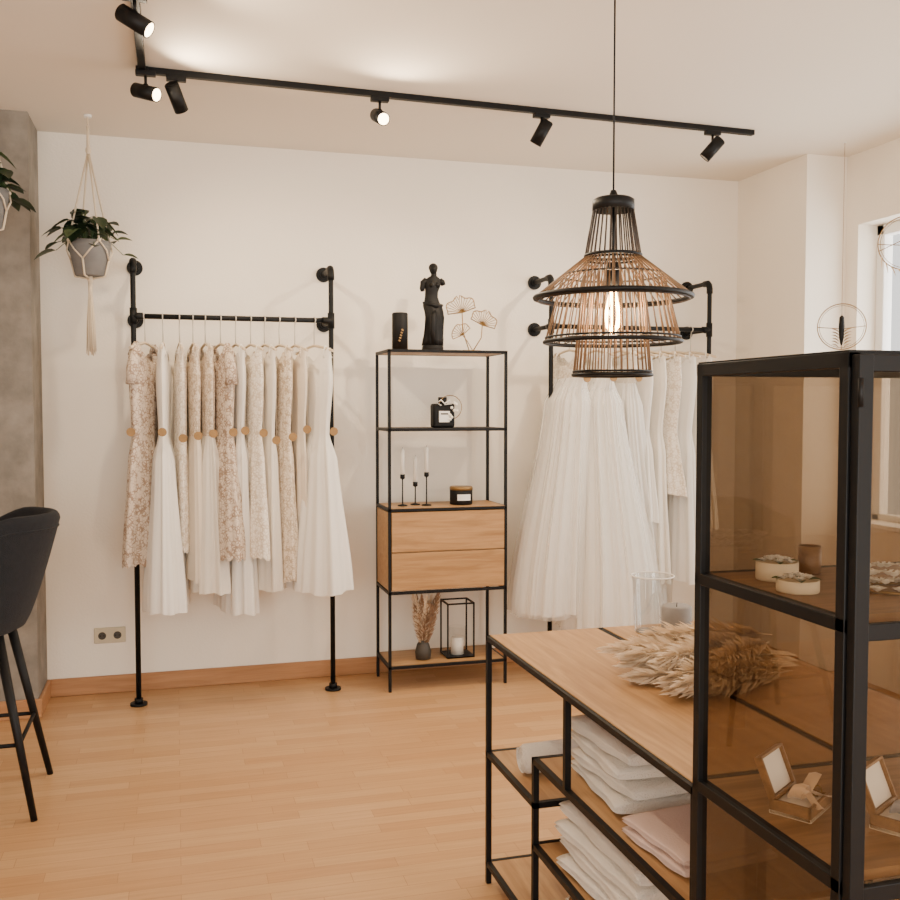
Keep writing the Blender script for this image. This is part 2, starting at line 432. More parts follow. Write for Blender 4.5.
dress('satin_dress', xs[8], 'ivory', zh=.58, A=(.165, .13, .19), Bt=(.034, .026, .075), k=8, amp=.012, alpha=12, shift=(0, -.03))
dress('lace_dress', xs[9], 'lace3', zh=.62, A=(.165, .13, .19), Bt=(.036, .030, .055), k=6, amp=.007, alpha=14, scallop=.01, shift=(0, -.06))
dress('satin_dress', xs[10], 'cream', zh=.62, A=(.165, .13, .19), Bt=(.034, .03, .05), k=7, amp=.01, alpha=12)
dress('wedding_dress', xs[11], 'white_f', zh=.575, A=(.17, .12, .20), Bt=(.050, .036, .145), k=9, amp=.017, alpha=22, shift=(.0, -.15))

dress('tulle_gown', 2.13, 'tulle', ztop=1.78, zw=1.66, zh=.38, A=(.16, .12, .22), Bt=(.05, .05, .25), k=19, amp=.013, alpha=10, shift=(-.09, -.06), m2='lace2', tag=True, seg=260, tagz=1.655, sheer=.022)
dress('tulle_gown', 2.29, 'tulle', ztop=1.78, zw=1.66, zh=.30, A=(.16, .12, .25), Bt=(.05, .05, .27), k=21, amp=.013, alpha=8, shift=(.02, -.16), m2='ivory', tag=True, seg=260, tagz=1.66, sheer=.022)
dress('tulle_gown', 2.44, 'tulle', ztop=1.78, zw=1.64, zh=.34, A=(.17, .13, .2), Bt=(.04, .04, .15), k=17, amp=.014, alpha=8, shift=(.1, .0), m2='ivory', tag=True, seg=200, tagz=1.66)
for i, (xx, mm, zz) in enumerate([(2.53, 'white_f', .86), (2.61, 'ivory', .5), (2.70, 'lace2', 1.0), (2.79, 'tulle', .5), (2.89, 'ivory', .8)]):
    dress('lace_dress' if mm[0] == 'l' else 'wedding_dress', xx, mm, zh=zz, A=(.165, .13, .2), Bt=(.036, .032, .065), k=9, amp=.013, alpha=12+2*i, tag=False)

# ------------------------------------------------------------------ shelf unit
SX0, SX1, SY0, SY1 = 1.062, 1.716, 4.93, 5.26; SZ = 1.80
b = B('metal_shelf_unit'); t = .015
for x in (SX0, SX1-t):
    for y in (SY0, SY1-t): b.bx(x, x+t, y, y+t, 0, SZ-.002, 'black', .001)
for z in (SZ-.015, 1.373, .953, .515, .12):
    for y in (SY0, SY1-t): b.bx(SX0, SX1, y, y+t, z, z+t, 'black', .001)
    for x in (SX0, SX1-t): b.bx(x, x+t, SY0, SY1, z, z+t, 'black', .001)
b.bx(SX0+t, SX1-t, SY0+t, SY1-t, SZ-.013, SZ-.001, 'oakX')
b.bx(SX0+t, SX1-t, SY0+.01, SY1-t, 1.374, 1.388, 'matte')
b.bx(SX0+t, SX1-t, SY0+.001, SY1-t, .954, .970, 'oakX')
b.bx(SX0+t, SX1-t, SY0+t, SY1-t, .122, .137, 'oakX')
b.bx(SX0+.004, SX1-.004, SY0+.018, SY1-.002, .535, .948, 'oakX')
b.bx(SX0+.017, SX1-.017, SY0-.002, SY0+.016, .740, .948, 'oakX', .002)
b.bx(SX0+.017, SX1-.017, SY0-.002, SY0+.016, .536, .734, 'oakX', .002)
b.done()

# shelf decor ----------------------------------------------------------------
b = B('black_lantern_vase'); c = (1.155, 5.06, SZ)
b.lathe([(.03, 0), (.042, .001), (.042, .195), (.037, .2), (.034, .195), (.034, .02)], c, 'matte', 30)
for k in range(5):
    b.box((c[0]-.012+.004*k, c[1]-.042, SZ+.05+.014*k), (.012, .004, .008), 'gold', .001, Matrix.Rotation(.6, 3, 'Y'))
b.done()

def venus(cx, cy, cz):
    b = B('venus_statue')
    S = lambda x, y, z: (cx+x*1.22, cy+y*1.22, cz+z*1.05)
    K = [
        (.028, 0, 0, .044, .040, .14), (.06, .002, -.002, .042, .038, .14), (.12, .004, -.006, .040, .036, .12),
        (.17, .006, -.012, .040, .037, .09), (.20, .004, -.008, .040, .035, .07), (.225, .0, -.002, .042, .033, .05), (.238, -.003, 0, .040, .030, .02),
        (.25, -.004, 0, .034, .026, 0), (.275, -.006, 0, .029, .022, 0), (.30, -.005, -.001, .029, .022, 0), (.325, -.002, -.004, .034, .027, 0),
        (.345, .0, -.003, .037, .025, 0), (.362, .002, 0, .037, .021, 0), (.374, .004, 0, .024, .017, 0), (.382, .005, 0, .013, .013, 0), (.396, .006, -.001, .012, .012, 0),
    ]
    rings = []
    for (z, ox, oy, rx, ry, f) in K:
        rings.append([V(S(ox+rx*(1+f*math.sin(9*a+z*30))*math.cos(a), oy+ry*(1+f*math.sin(9*a+z*30))*math.sin(a), z)) for a in [2*pi*j/40 for j in range(40)]])
    b.loft(rings, 'matte', True, True, True)
    b.tube([S(.04, -.01, .232), S(.01, -.036, .226), S(-.025, -.03, .236), S(-.043, -.002, .245)], [.008, .012, .010, .006], 'matte', 8)
    b.ball(S(-.012, -.022, .333), .016, 'matte'); b.ball(S(.016, -.022, .333), .016, 'matte')
    b.tube([S(-.028, 0, .360), S(-.043, 0, .345), S(-.048, -.002, .315), S(-.046, -.004, .303)], [.017, .017, .014, .011], 'matte', 10)
    b.tube([S(.032, 0, .360), S(.045, 0, .35), S(.05, 0, .336)], [.017, .016, .012], 'matte', 10)
    b.ball(S(.003, -.002, .416), .026, 'matte', (.82, 1, 1.15)); b.ball(S(.004, .004, .424), .026, 'matte', (.95, 1, .95))
    b.ball(S(.006, .024, .422), .014, 'matte'); b.ball(S(.001, -.024, .413), .005, 'matte', (.7, 1, 1.5))
    b.tube([S(-.006, -.03, .03), S(-.012, -.044, .10), S(-.01, -.048, .165), S(0, -.03, .20)], [.012, .014, .018, .014], 'matte', 10)
    b.lathe([(.056, 0), (.058, .004), (.058, .022), (.053, .03)], (cx, cy, cz), 'matte', 32)
    b.done()
venus(1.335, 5.06, SZ)

def ginkgo(cx, cy, cz):
    b = B('brass_ginkgo_ornament')
    b.bx(cx-.05, cx+.05, cy-.025, cy+.025, cz, cz+.008, 'gold', .002)
    for (ox, oz, r, tilt) in [(-.05, .22, .088, .25), (.065, .155, .08, -.35)]:
        base = V((cx+ox, cy, cz+oz-.01)); st = V((cx+ox*.2, cy, cz+.006))
        b.tube([st, st.lerp(base, .5)+V((ox*.3, 0, 0)), base], .0030, 'gold', 6)
        out = []
        for j in range(-14, 15):
            a = j/14*1.45; rr = r*(1+.09*math.cos(a*7))*(.72 if j == 0 else 1)
            out.append(base+V((math.sin(a+tilt*-1)*rr, 0, math.cos(a-tilt)*rr)))
        b.tube([base]+out+[base], .0030, 'gold', 6)
        for j in range(0, 29, 2): b.tube([base, out[j]], .0018, 'gold', 5)
    b.tube([(cx+.01, cy, cz+.006), (cx-.02, cy+.008, cz+.06), (cx-.045, cy+.008, cz+.09)], .002, 'gold', 6)
    base = V((cx-.045, cy+.008, cz+.09)); out = [base+V((math.sin(a-.6)*.06, 0, math.cos(a-.6)*.06*(1+.08*math.cos(a*7)))) for a in [j/10*1.4 for j in range(-10, 11)]]
    b.tube([base]+out+[base], .0025, 'gold', 6)
    for j in range(0, 21, 2): b.tube([base, out[j]], .0015, 'gold', 5)
    b.done()
ginkgo(1.55, 5.06, SZ)

b = B('fragrance_diffuser_box'); c = V((1.395, 5.08, 1.388))
b.box(c+V((0, 0, .065)), (.12, .08, .13), 'matte', .012)
b.cyl(c+V((0, 0, .13)), c+V((0, 0, .165)), .024, 'matte', 20)
b.box(c+V((0, -.041, .06)), (.06, .002, .06), 'label', .0005)
b.box(c+V((0, -.0425, .075)), (.04, .001, .008), 'dark')
b.tube(circ(c+V((.035, -.03, .11)), .065, 'y', 28), .0022, 'gold', 6, closed=True)
for k in range(9):
    a = k*.7
    b.ball(c+V((.05+.02*math.cos(a), -.045, .09+.045*math.sin(a*1.3))), .008, 'wax')
b.tube([c+V((-.02, -.045, .12)), c+V((-.045, -.05, .135)), c+V((-.02, -.045, .15)), c+V((0, -.043, .13)), c+V((.025, -.05, .148)), c+V((.04, -.045, .13)), c+V((0, -.043, .125))], .004, 'label', 6)
b.done()

for (x, y, h) in [(1.165, 5.05, .17), (1.245, 5.09, .125), (1.295, 5.04, .18)]:
    b = B('candlestick')
    b.lathe([(.026, 0), (.027, .002), (.025, .006), (.004, .01), (.0035, h*.5), (.0035, h-.03), (.005, h-.026), (.013, h-.022), (.013, h), (.0115, h), (.011, h-.01)], (x, y, .970), 'matte', 20)
    b.lathe([(.0108, h-.012), (.0108, h+.125), (.006, h+.135), (.001, h+.138)], (x, y, .970), 'wax', 16)
    b.tube([(x, y, .970+h+.135), (x+.001, y, .970+h+.146)], .0008, 'matte', 5)
    b.done()
b = B('scented_candle_jar'); c = (1.495, 5.06, .970)
b.lathe([(.058, 0), (.062, .004), (.062, .078), (.060, .08)], c, 'matte', 32)
b.lathe([(.0635, .08), (.0635, .094), (.06, .098)], c, 'gold', 32)
ring = lambda z: [V((c[0]+.0628*math.cos(a), c[1]+.0628*math.sin(a), c[2]+z)) for a in [math.radians(q) for q in range(235, 310, 6)]]
b.loft([ring(.025), ring(.058)], 'label', closed=False)
b.done()

# pampas helper
def plume(b, p0, d, L, spread, m, nh=110, hair=.05, stem=.3, droop=.05, wd_=.0016):
    p0 = V(p0); d = V(d).normalized(); s = d.orthogonal().normalized(); s2 = d.cross(s)
    def P(t): return p0+d*L*t+V((0, 0, -droop*t*t))
    b.tube([P(t/5) for t in range(6)], .0013, m, 5)
    for k in range(nh):
        t = stem+(1-stem)*random.random(); a = random.uniform(0, 2*pi)
        q = P(t); o = (s*math.cos(a)+s2*math.sin(a)); env = math.sin(pi*min(1, (t-stem)/(1-stem)*.86+.12))
        e = q+(o*spread*env+d*hair)*random.uniform(.6, 1.1)+V((0, 0, -.006*random.random()))
        mid = q.lerp(e, .55)+o*spread*.15; wd = d.cross(o)*wd_
        i = b.mi(m)
        vs = [b.bm.verts.new(v) for v in (q-wd*.5, q+wd*.5, mid+wd, e, mid-wd)]
        f = b.bm.faces.new(vs); f.material_index = i

b = B('dried_flower_vase'); c = V((1.275, 5.04, .138))
b.lathe([(.03, 0), (.04, .004), (.044, .04), (.034, .08), (.024, .095), (.027, .105), (.024, .105), (.021, .09)], c, 'dark', 24)
for k in range(16):
    a = k*2.4; rr = .02+.02*(k % 3)
    plume(b, c+V((.006*math.cos(a), .006*math.sin(a), .05)), (math.cos(a)*.22+.04, math.sin(a)*.15-.04, 1), .24+.08*random.random(), .03, 'pampas_d' if k % 3 else 'pampas', 150, .035, .05, .0)
b.done(fix=False)

b = B('wire_candle_lantern'); x0, x1, y0, y1, z0 = 1.40, 1.555, 5.0, 5.15, .138
t = .008; z1 = z0+.30
for x in (x0, x1-t):
    for y in (y0, y1-t): b.bx(x, x+t, y, y+t, z0, z1, 'black')
for z in (z0, z1-t):
    for y in (y0, y1-t): b.bx(x0, x1, y, y+t, z, z+t, 'black')
    for x in (x0, x1-t): b.bx(x, x+t, y0, y1, z, z+t, 'black')
b.bx(x0, x1, y0, y1, z0+.001, z0+.006, 'black')
b.cyl(((x0+x1)/2, (y0+y1)/2, z0+.005), ((x0+x1)/2, (y0+y1)/2, z0+.10), .035, 'wax', 24)
b.lathe([(.045, .005), (.045, .16)], ((x0+x1)/2, (y0+y1)/2, z0), 'clear', 24, cap0=False, cap1=False)
b.done()

# ------------------------------------------------------------------ console tables (back to back)
TZ = .79; TY0, TY1 = 1.59, 2.86; TX = .925
ZA, ZB, ZC, ZD = .422, .545, .308, .055
def console(x0, x1, name):
    b = B(name); t = .016
    for x in (x0, x1-t):
        for y in (TY0, TY1-t): b.bx(x, x+t, y, y+t, 0, TZ-.003, 'black', .001)
    for y in (TY0, TY1-t):
        for z in (TZ-.019, ZD): b.bx(x0, x1, y, y+t, z, z+t, 'black', .001)
    for x in (x0, x1-t):
        b.bx(x, x+t, TY0, TY1, TZ-.019, TZ-.003, 'black', .001)
        b.bx(x, x+t, TY0, TY1, ZD, ZD+t, 'black', .001)
    b.bx(x0+t*.7, x1-t*.7, TY0+t*.7, TY1-t*.7, TZ-.018, TZ, 'oakY', .001)
    b.bx(x0+t, x1-t, TY0+t, TY1-t, ZD+.002, ZD+.015, 'oakY')
    ya, yb = 2.45, 2.23
    for x in (x0, x1-t):
        b.bx(x, x+t, ya-t, ya, ZD+t, ZB, 'black'); b.bx(x, x+t, yb-t, yb, ZB, TZ-.018, 'black')
        b.bx(x, x+t, ya-t, TY1, ZA-t, ZA, 'black'); b.bx(x, x+t, TY0, ya, ZB-t, ZB, 'black'); b.bx(x, x+t, TY0, ya, ZC-t, ZC, 'black')
    for z in (ZA, ZB, ZC): b.bx(x0, x1, ya-t, ya, z-t, z, 'black')
    b.bx(x0, x1, TY1-t, TY1, ZA-t, ZA, 'black')
    b.bx(x0+t, x1-t, ya, TY1-t, ZA-.014, ZA-.001, 'oakY'); b.bx(x0+t, x1-t, TY0+t, ya-t, ZB-.014, ZB-.001, 'oakY'); b.bx(x0+t, x1-t, TY0+t, ya-t, ZC-.014, ZC-.001, 'oakY')
    b.done()
console(TX, TX+.382, 'console_table'); console(TX+.384, TX+.766, 'console_table')

# folded textiles
def fold_stack(name, c, w, d, n, th, m, rot=0, jit=.008):
    b = B(name); c = V(c)
    for k in range(n):
        R = Matrix.Rotation(math.radians(rot+random.uniform(-5, 5)), 3, 'Z')
        ww = w*(1-.06*random.random()); dd = d*(1-.08*random.random())
        cc = c+V((random.uniform(-jit, jit), random.uniform(-jit, jit), th*(k+.5)))
        N = 28; prof = []
        for j in range(N):
            a = 2*pi*j/N; ca, sa = math.cos(a), math.sin(a)
            px = ww/2*math.copysign(abs(ca)**.3, ca); pz = th*.5*math.copysign(abs(sa)**.7, sa)
            if ca < -.3: px += .010*math.exp(-(sa/.12)**2)
            prof.append((px, pz))
        rings = []; p1 = random.uniform(0, 6)
        for q in range(17):
            yy = -dd/2+dd*q/16; e = 1-.45*abs(q/8-1)**6
            rings.append([cc+R@V((px*(1+.015*math.sin(q*.8+p1)), yy, max(-th*.5, pz*e*(1+.12*math.sin(q*.9+px*9+p1))))) for px, pz in prof])
        b.loft(rings, m, True, True, True)
    b.done()
fold_stack('folded_towels', (1.12, 2.16, ZB+.001), .29, .32, 4, .040, 'towel')
b = B('rolled_towel'); c = V((1.095, 2.64, ZA+.046))
sp = []
for j in range(70):
    a = j*.28; r = .006+.038*j/69; sp.append((r*math.cos(a), r*math.sin(a)))
b.loft([[c+V((xx, p[0]*1.05, p[1])) for p in sp] for xx in (-.13, -.04, .04, .13)], 'towel', closed=False)
rings = []
for (r, xx) in [(.001, -.128), (.036, -.127), (.042, -.118), (.044, -.03), (.0435, .05), (.042, .118), (.036, .127), (.001, .128)]:
    rings.append([c+V((xx, r*math.cos(a)*1.06, r*math.sin(a))) for a in [2*pi*j/28 for j in range(28)]])
b.loft(rings, 'towel')
b.done()
fold_stack('folded_blankets', (1.10, 2.10, ZC+.001), .30, .44, 4, .043, 'towel', 2)
fold_stack('folded_blush_scarf', (1.075, 1.84, ZB+.001), .25, .24, 2, .024, 'pink', 6)
b = B('chrome_sphere_bowls')
b.lathe([(.03, 0), (.05, .012), (.066, .045), (.066, .07), (.05, .1), (.03, .115), (.028, .113), (.047, .098), (.062, .07), (.06, .045), (.045, .02), (.001, .012)], (1.04, 2.36, ZD+.016), 'chrome', 30)
b.tube(circ((1.04, 2.36, ZD+.016+.116), .03, 'z', 24), .003, 'chrome', 6, closed=True)
b.done()

# table top decor
b = B('pampas_bunch')
for k in range(34):
    yy = random.random(); zz = TZ+.022+.085*random.random()*(1-abs(yy-.5)*1.4)
    ang = math.radians(random.uniform(-34, 34))
    plume(b, (1.48+random.uniform(-.05, .06), 2.27+(yy-.5)*.26, zz), (-math.cos(ang), math.sin(ang), .04), random.uniform(.22, .38), .045, 'pampas', 230, .055, .05, .015, .0013)
b.tube([(1.53, 2.27+.03*math.cos(a), TZ+.034+.03*math.sin(a)) for a in [j*pi/6 for j in range(12)]], .004, 'cord', 6, closed=True)
for k in range(12):
    b.tube([(1.48, 2.24+.006*k, TZ+.012+.02*(k % 3)), (1.62, 2.25+.004*k, TZ+.01+.012*(k % 3))], .002, 'pampas', 5)
b.done(fix=False)
b = B('pillar_candle'); b.lathe([(.041, 0), (.044, .004), (.044, .118), (.040, .122), (.01, .117)], (1.425, 2.565, TZ), 'greywax', 28); b.tube([(1.425, 2.565, TZ+.116), (1.426, 2.565, TZ+.13)], .0012, 'matte', 5); b.done()
b = B('glass_hurricane_vase'); vx, vy = 1.44, 2.745
b.lathe([(.052, .003), (.056, .006), (.062, .16), (.066, .18)], (vx, vy, TZ), 'clear2', 32, cap1=False); b.tube(circ((vx, vy, TZ+.18), .066, 'z', 32), .002, 'label', 6, closed=True); b.lathe([(.052, 0), (.052, .004)], (vx, vy, TZ), 'clear2', 32); b.done()

# ------------------------------------------------------------------ glass display cabinet
GX0, GX1, GY0, GY1, GZ = .905, 1.705, 1.155, 1.565, 1.577
b = B('glass_display_cabinet'); t = .020
for x in (GX0, GX1-t):
    for y in (GY0, GY1-t): b.bx(x, x+t, y, y+t, 0, GZ, 'black', .0015)
for z in (GZ-.022, .12):
    for y in (GY0, GY1-t): b.bx(GX0, GX1, y, y+t, z, z+.022, 'black', .001)
    for x in (GX0, GX1-t): b.bx(x, x+t, GY0, GY1, z, z+.022, 'black', .001)
S1, S2 = 1.20, .822
for z in (S1-.010, S2-.010):
    b.bx(GX0, GX1, GY1-t, GY1, z-.010, z+.010, 'black', .001)
    for x in (GX0, GX1-t): b.bx(x, x+t, GY0, GY1, z-.010, z+.010, 'black', .001)
    b.bx(GX0+t, GX1-t, GY0+t, GY1-t, z-.006, z+.010, 'darkoak')
b.bx(GX0+t, GX1-t, GY0+t, GY1-t, .13, .145, 'darkoak')
b.bx(GX0+.002, GX1-.002, GY0+.002, GY1-.002, GZ, GZ+.003, 'black')
xm = (GX0+GX1)/2
def pane(x0, x1, y0, y1, m='smoke'):
    b.quad((x0, y0, .14), (x1, y1, .14), (x1, y1, GZ-.02), (x0, y0, GZ-.02), m)
for (xa, xb) in [(GX0+.004, xm-.002), (xm+.002, GX1-.004)]:
    f = .024; ya, yb = GY0-.018, GY0-.001
    b.bx(xa, xa+f, ya, yb, .125, GZ-.004, 'black', .0015); b.bx(xb-f, xb, ya, yb, .125, GZ-.004, 'black', .0015)
    for z in (.125, S2-.03, S1-.03, GZ-.028): b.bx(xa+f, xb-f, ya+.002, yb-.002, z, z+.024, 'black', .0015)
    pane(xa+.02, xb-.02, ya+.008, ya+.008)
    for z in (.4, 1.50): b.cyl((xa+.001 if xa < xm-.1 else xb, ya-.002, z), (xa+.001 if xa < xm-.1 else xb, ya-.002, z+.04), .004, 'black', 10)
for k in (-1, 1): b.cyl((xm+k*.016, GY0-.034, .95), (xm+k*.016, GY0-.034, 1.07), .005, 'black', 10)
pane(GX0+.010, GX0+.010, GY0+t, GY1-t); pane(GX1-.01, GX1-.01, GY0+t, GY1-t); pane(GX0+t, GX1-t, GY1-.010, GY1-.010, 'smoke_b')
b.done()

def leafm(b, p, d, size, m, up=V((0, 0, 1))):
    d = d.normalized(); side = d.cross(up)
    side = side.normalized() if side.length > .05 else V((1, 0, 0)); nrm = side.cross(d)
    L = size; rings = []
    for t in (0, .15, .35, .6, .82, 1):
        w_ = L*.42*math.sin(pi*(t**.8))**.8 if 0 < t < 1 else .0008
        cc = p+d*L*t-V((0, 0, 1))*L*.25*t*t
        rings.append([cc-side*w_+nrm*w_*.25, cc-side*w_*.5+nrm*w_*.06, cc, cc+side*w_*.5+nrm*w_*.06, cc+side*w_+nrm*w_*.25])
    b.loft(rings, m, closed=False)
def flower(b, p, s, tw=0):
    for q in range(6):
        e = q*2*pi/6+tw
        leafm(b, p, V((math.cos(e), math.sin(e), .75)), s, 'label')
    for q in range(4):
        e = q*pi/2+tw+.4
        leafm(b, p+V((0, 0, .001)), V((math.cos(e), math.sin(e), 1.8)), s*.7, 'label')
    b.ball(p+V((0, 0, s*.35)), s*.16, 'gold', seg=6)
def roundbox(cx, cy, z, r, h, nfl):
    b = B('flower_trinket_box')
    b.lathe([(r*.97, 0), (r, .002), (r, h), (r*.92, h), (r*.9, h*.6)], (cx, cy, z), 'paper', 28)
    b.cyl((cx, cy, z+h*.5), (cx, cy, z+h*.8), r*.9, 'pampas', 24)
    for k in range(nfl):
        a = k*2.4; rr = r*.72*math.sqrt(k/nfl)
        flower(b, V((cx+rr*math.cos(a), cy+rr*math.sin(a), z+h*.95+.006*(1-k/nfl))), .012, a)
        if k % 2: leafm(b, V((cx+rr*math.cos(a), cy+rr*math.sin(a), z+h)), V((math.cos(a), math.sin(a), .3)), .02, 'leaf2')
    b.done()
roundbox(1.005, 1.46, S1, .036, .032, 11)
roundbox(.972, 1.355, S1, .034, .020, 10)
b = B('amber_glass_tealight'); b.lathe([(.018, .0), (.02, .003), (.02, .05), (.018, .05), (.018, .02)], (1.10, 1.50, S1), 'darkoak', 20); b.done()
b = B('floral_hair_wreath')
for k in range(34):
    a = k*.24
    flower(b, V((1.13+.055*math.cos(a), 1.32+.045*math.sin(a), S1+.004+.013*(k % 3))), .019, a)
b.tube(circ((1.13, 1.32, S1+.003), .05, 'z', 24), .003, 'gold', 6, closed=True)
b.done()
def ringbox(cx, cy, z, rot, m):
    b = B('wooden_jewellery_box'); R = Matrix.Rotation(math.radians(rot), 3, 'Z'); c = V((cx, cy, z)); w, d, h = .092, .070, .024
    P = lambda x, y, zz: c+R@V((x, y, zz))
    b.box(P(0, 0, .003), (w, d, .006), 'paper', 0, R)
    for s_ in (-1, 1):
        b.box(P(s_*(w/2-.003), 0, h/2), (.006, d, h), 'darkoak', .001, R); b.box(P(0, s_*(d/2-.003), h/2), (w, .006, h), 'darkoak', .001, R)
    b.box(P(0, 0, .012), (w*.86, d*.84, .012), 'label', .004, R)
    L = R@Matrix.Rotation(math.radians(68), 3, 'X')
    hc = P(0, d/2+.012, h+.030)
    b.box(hc, (w, .070, .005), 'darkoak', .001, L)
    b.box(hc+L@V((0, 0, .0035)), (w*.88, .060, .002), 'label', 0, L)
    for s_ in (-1, 1):
        b.box(hc+L@V((s_*(w/2-.002), 0, .006)), (.004, .070, .010), 'darkoak', 0, L); b.box(hc+L@V((0, s_*.033, .006)), (w, .004, .010), 'darkoak', 0, L)
    # satin bow: two loops, knot, two tails
    ctr = P(.004, -.006, h+.006)
    def ribbon(pts, wd):
        rr = []
        for p in pts: rr.append([p+R@V((0, -wd, .002)), p+V((0, 0, .0035)), p+R@V((0, wd, -.001))])
        b.loft(rr, m, closed=False)
    for s_ in (-1, 1):
        lp = [ctr+R@V((s_*.040*math.sin(t_)*(1 if t_ < pi/2 else 1), -.006*math.sin(2*t_), .018*math.sin(t_)*math.cos(t_/2)+.010*math.sin(2*t_))) for t_ in [j*pi/12 for j in range(13)]]
        ribbon(lp, .011)
        tl = [ctr+R@V((s_*.010*t_, -.012*t_, -.003*t_+.002*math.sin(t_*2))) for t_ in [j*.5 for j in range(8)]]
        ribbon(tl, .007)
    b.ball(ctr+V((0, 0, .002)), .009, m, (1, 1.1, .8), 12)
    b.tube(circ(P(.028, -.018, h+.004), .009, 'y', 18), .0015, 'gold', 6, closed=True)
    b.done()
ringbox(1.005, 1.385, S2+.0005, 34, 'satin'); ringbox(1.125, 1.285, S2+.0005, 30, 'greys')

# ------------------------------------------------------------------ bar stool
b = B('bar_stool'); sx, sy = -.795, 3.97
for (ax, ay) in [(-1, -1), (-1, 1), (1, -1), (1, 1)]:
    top = V((sx+ax*.16, sy+ay*.13, .66)); bot = V((sx+ax*.285, sy+ay*.235, 0))
    b.tube([top, bot], [.019, .012], 'black', 12)
fr = .27
cs = [V((sx+ax*(.16+.125*(1-fr/.66)), sy+ay*(.13+.105*(1-fr/.66)), fr)) for ax, ay in [(-1, -1), (1, -1), (1, 1), (-1, 1)]]
for k in range(4): b.tube([cs[k], cs[(k+1) % 4]], .008, 'black', 8)
b.box((sx, sy, .655), (.34, .30, .02), 'matte', .006)
def sq(a, rx, ry):
    ca, sa = math.cos(a), math.sin(a); return V((rx*math.copysign(abs(ca)**.75, ca), ry*math.copysign(abs(sa)**.75, sa), 0))
b.loft([[V((sx, sy, z))+sq(2*pi*j/36, .225*q, .225*q) for j in range(36)] for (q, z) in [(.80, .66), (.93, .665), (1, .69), (1.0, .74), (.95, .765), (.8, .778), (.4, .782), (.02, .782)]], 'charcoal', True, True, True)
N = 28; rows = 10
def shell(th, v, off):
    hmax = 1.075-.10*ss((abs(th)-.9)/1.0)
    z = .675+(hmax-.675)*v
    lean = .13*v**.8*max(0, math.cos(th*.75))
    r = .205+off
    return V((sx+(r)*math.cos(th)+lean, sy+(r+.02+.02*v)*math.sin(th), z))
ths = [-1.75+3.5*j/N for j in range(N+1)]
ring_rows = []
for i in range(rows+1):
    v = i/rows; e = .030
    ring_rows.append([shell(t_, v, e) for t_ in ths]+[shell(t_, v, -e*.5) for t_ in reversed(ths)])
for (dz, q) in [(.014, .85), (.024, .55), (.028, .2)]:
    ring_rows.append([shell(t_, 1, .0075+.0225*q)+V((0, 0, dz)) for t_ in ths]+[shell(t_, 1, .0075-.0225*q)+V((0, 0, dz)) for t_ in reversed(ths)])
b.loft(ring_rows, 'charcoal', True, True, True)
b.tube([shell(t_, .93, .030) for t_ in ths], .004, 'charcoal', 6)
b.done()

# ------------------------------------------------------------------ hanging planters
def planter(x, y, zp, r, h, zt, tassel, nl, reach):
    b = B('hanging_planter')
    b.lathe([(r*.62, 0), (r*.7, .004), (r*.97, h*.8), (r*1.0, h), (r*.93, h), (r*.9, h*.9)], (x, y, zp), 'pot', 30)
    b.cyl((x, y, zp+h*.86), (x, y, zp+h*.9), r*.9, 'soil', 24)
    tip = V((x, y, zt-.05)); apex = V((x, y, zp+h+(zt-zp-h)*.72))
    b.cyl((x, y, zt-.012), (x, y, zt), .018, 'white', 16); b.tube([(x, y, zt), tip], .003, 'cord', 6)
    b.tube([tip, apex], [.006, .008], 'cord', 8); b.ball(apex, .013, 'cord', (1, 1, 1.6))
    bot = V((x, y, zp-.012))
    for k in range(4):
        a = k*pi/2+.5; rim = V((x+r*1.04*math.cos(a), y+r*1.04*math.sin(a), zp+h*.98))
        b.tube([apex, apex.lerp(rim, .5), rim], .0045, 'cord', 6); b.ball(rim, .010, 'cord')
        for s_ in (-1, 1):
            a2 = a+s_*pi/4; mid = V((x+r*.93*math.cos(a2), y+r*.93*math.sin(a2), zp+h*.45))
            am = a+s_*pi/8
            b.tube([rim, V((x+r*1.06*math.cos(am), y+r*1.06*math.sin(am), zp+h*.72)), mid], .004, 'cord', 6)
        a2 = a+pi/4
        b.tube([(x+r*.93*math.cos(a2), y+r*.93*math.sin(a2), zp+h*.45), (x+r*.74*math.cos(a2), y+r*.74*math.sin(a2), zp), bot], .005, 'cord', 6)
    b.ball(bot, .014, 'cord', (1, 1, 1.5))
    b.tube([bot, bot-V((0, 0, .1))], .010, 'cord', 8)
    for k in range(26):
        a = k*2.4; q = .004+.015*math.sqrt(k/26)
        b.tube([bot-V((-q*.4*math.cos(a), -q*.4*math.sin(a), .06)), bot+V((q*math.cos(a), q*math.sin(a), -tassel*.6)), bot+V((q*1.3*math.cos(a+.2), q*1.3*math.sin(a+.2), -tassel*(1+.08*random.random())))], .0022, 'cord', 5)
    for k in range(nl):
        a = random.uniform(0, 2*pi); rr = random.uniform(.15, 1)*reach
        st = V((x+r*.3*math.cos(a), y+r*.3*math.sin(a), zp+h*.9))
        en = V((x+rr*math.cos(a), y+rr*math.sin(a)*.8, zp+h+.14*random.uniform(.1, 1)*(1.3-rr/reach)+.02-.14*(rr/reach)**3*random.random()))
        md = st.lerp(en, .5)+V((0, 0, .04))
        b.tube([st, md, en], .0018, 'leaf2', 5)
        leafm(b, en, V((math.cos(a), math.sin(a), random.uniform(-.7, .3))), random.uniform(.07, .11), 'leaf' if k % 4 else 'leaf2')
        leafm(b, md, V((math.cos(a+1.2), math.sin(a+1.2), .3)), random.uniform(.05, .08), 'leaf')
    b.done(fix=False)
planter(-.385, 4.98, 2.125, .098, .165, CZ, .34, 42, .16)
planter(-.765, 4.60, 2.265, .085, .17, CZ, .36, 34, .11)

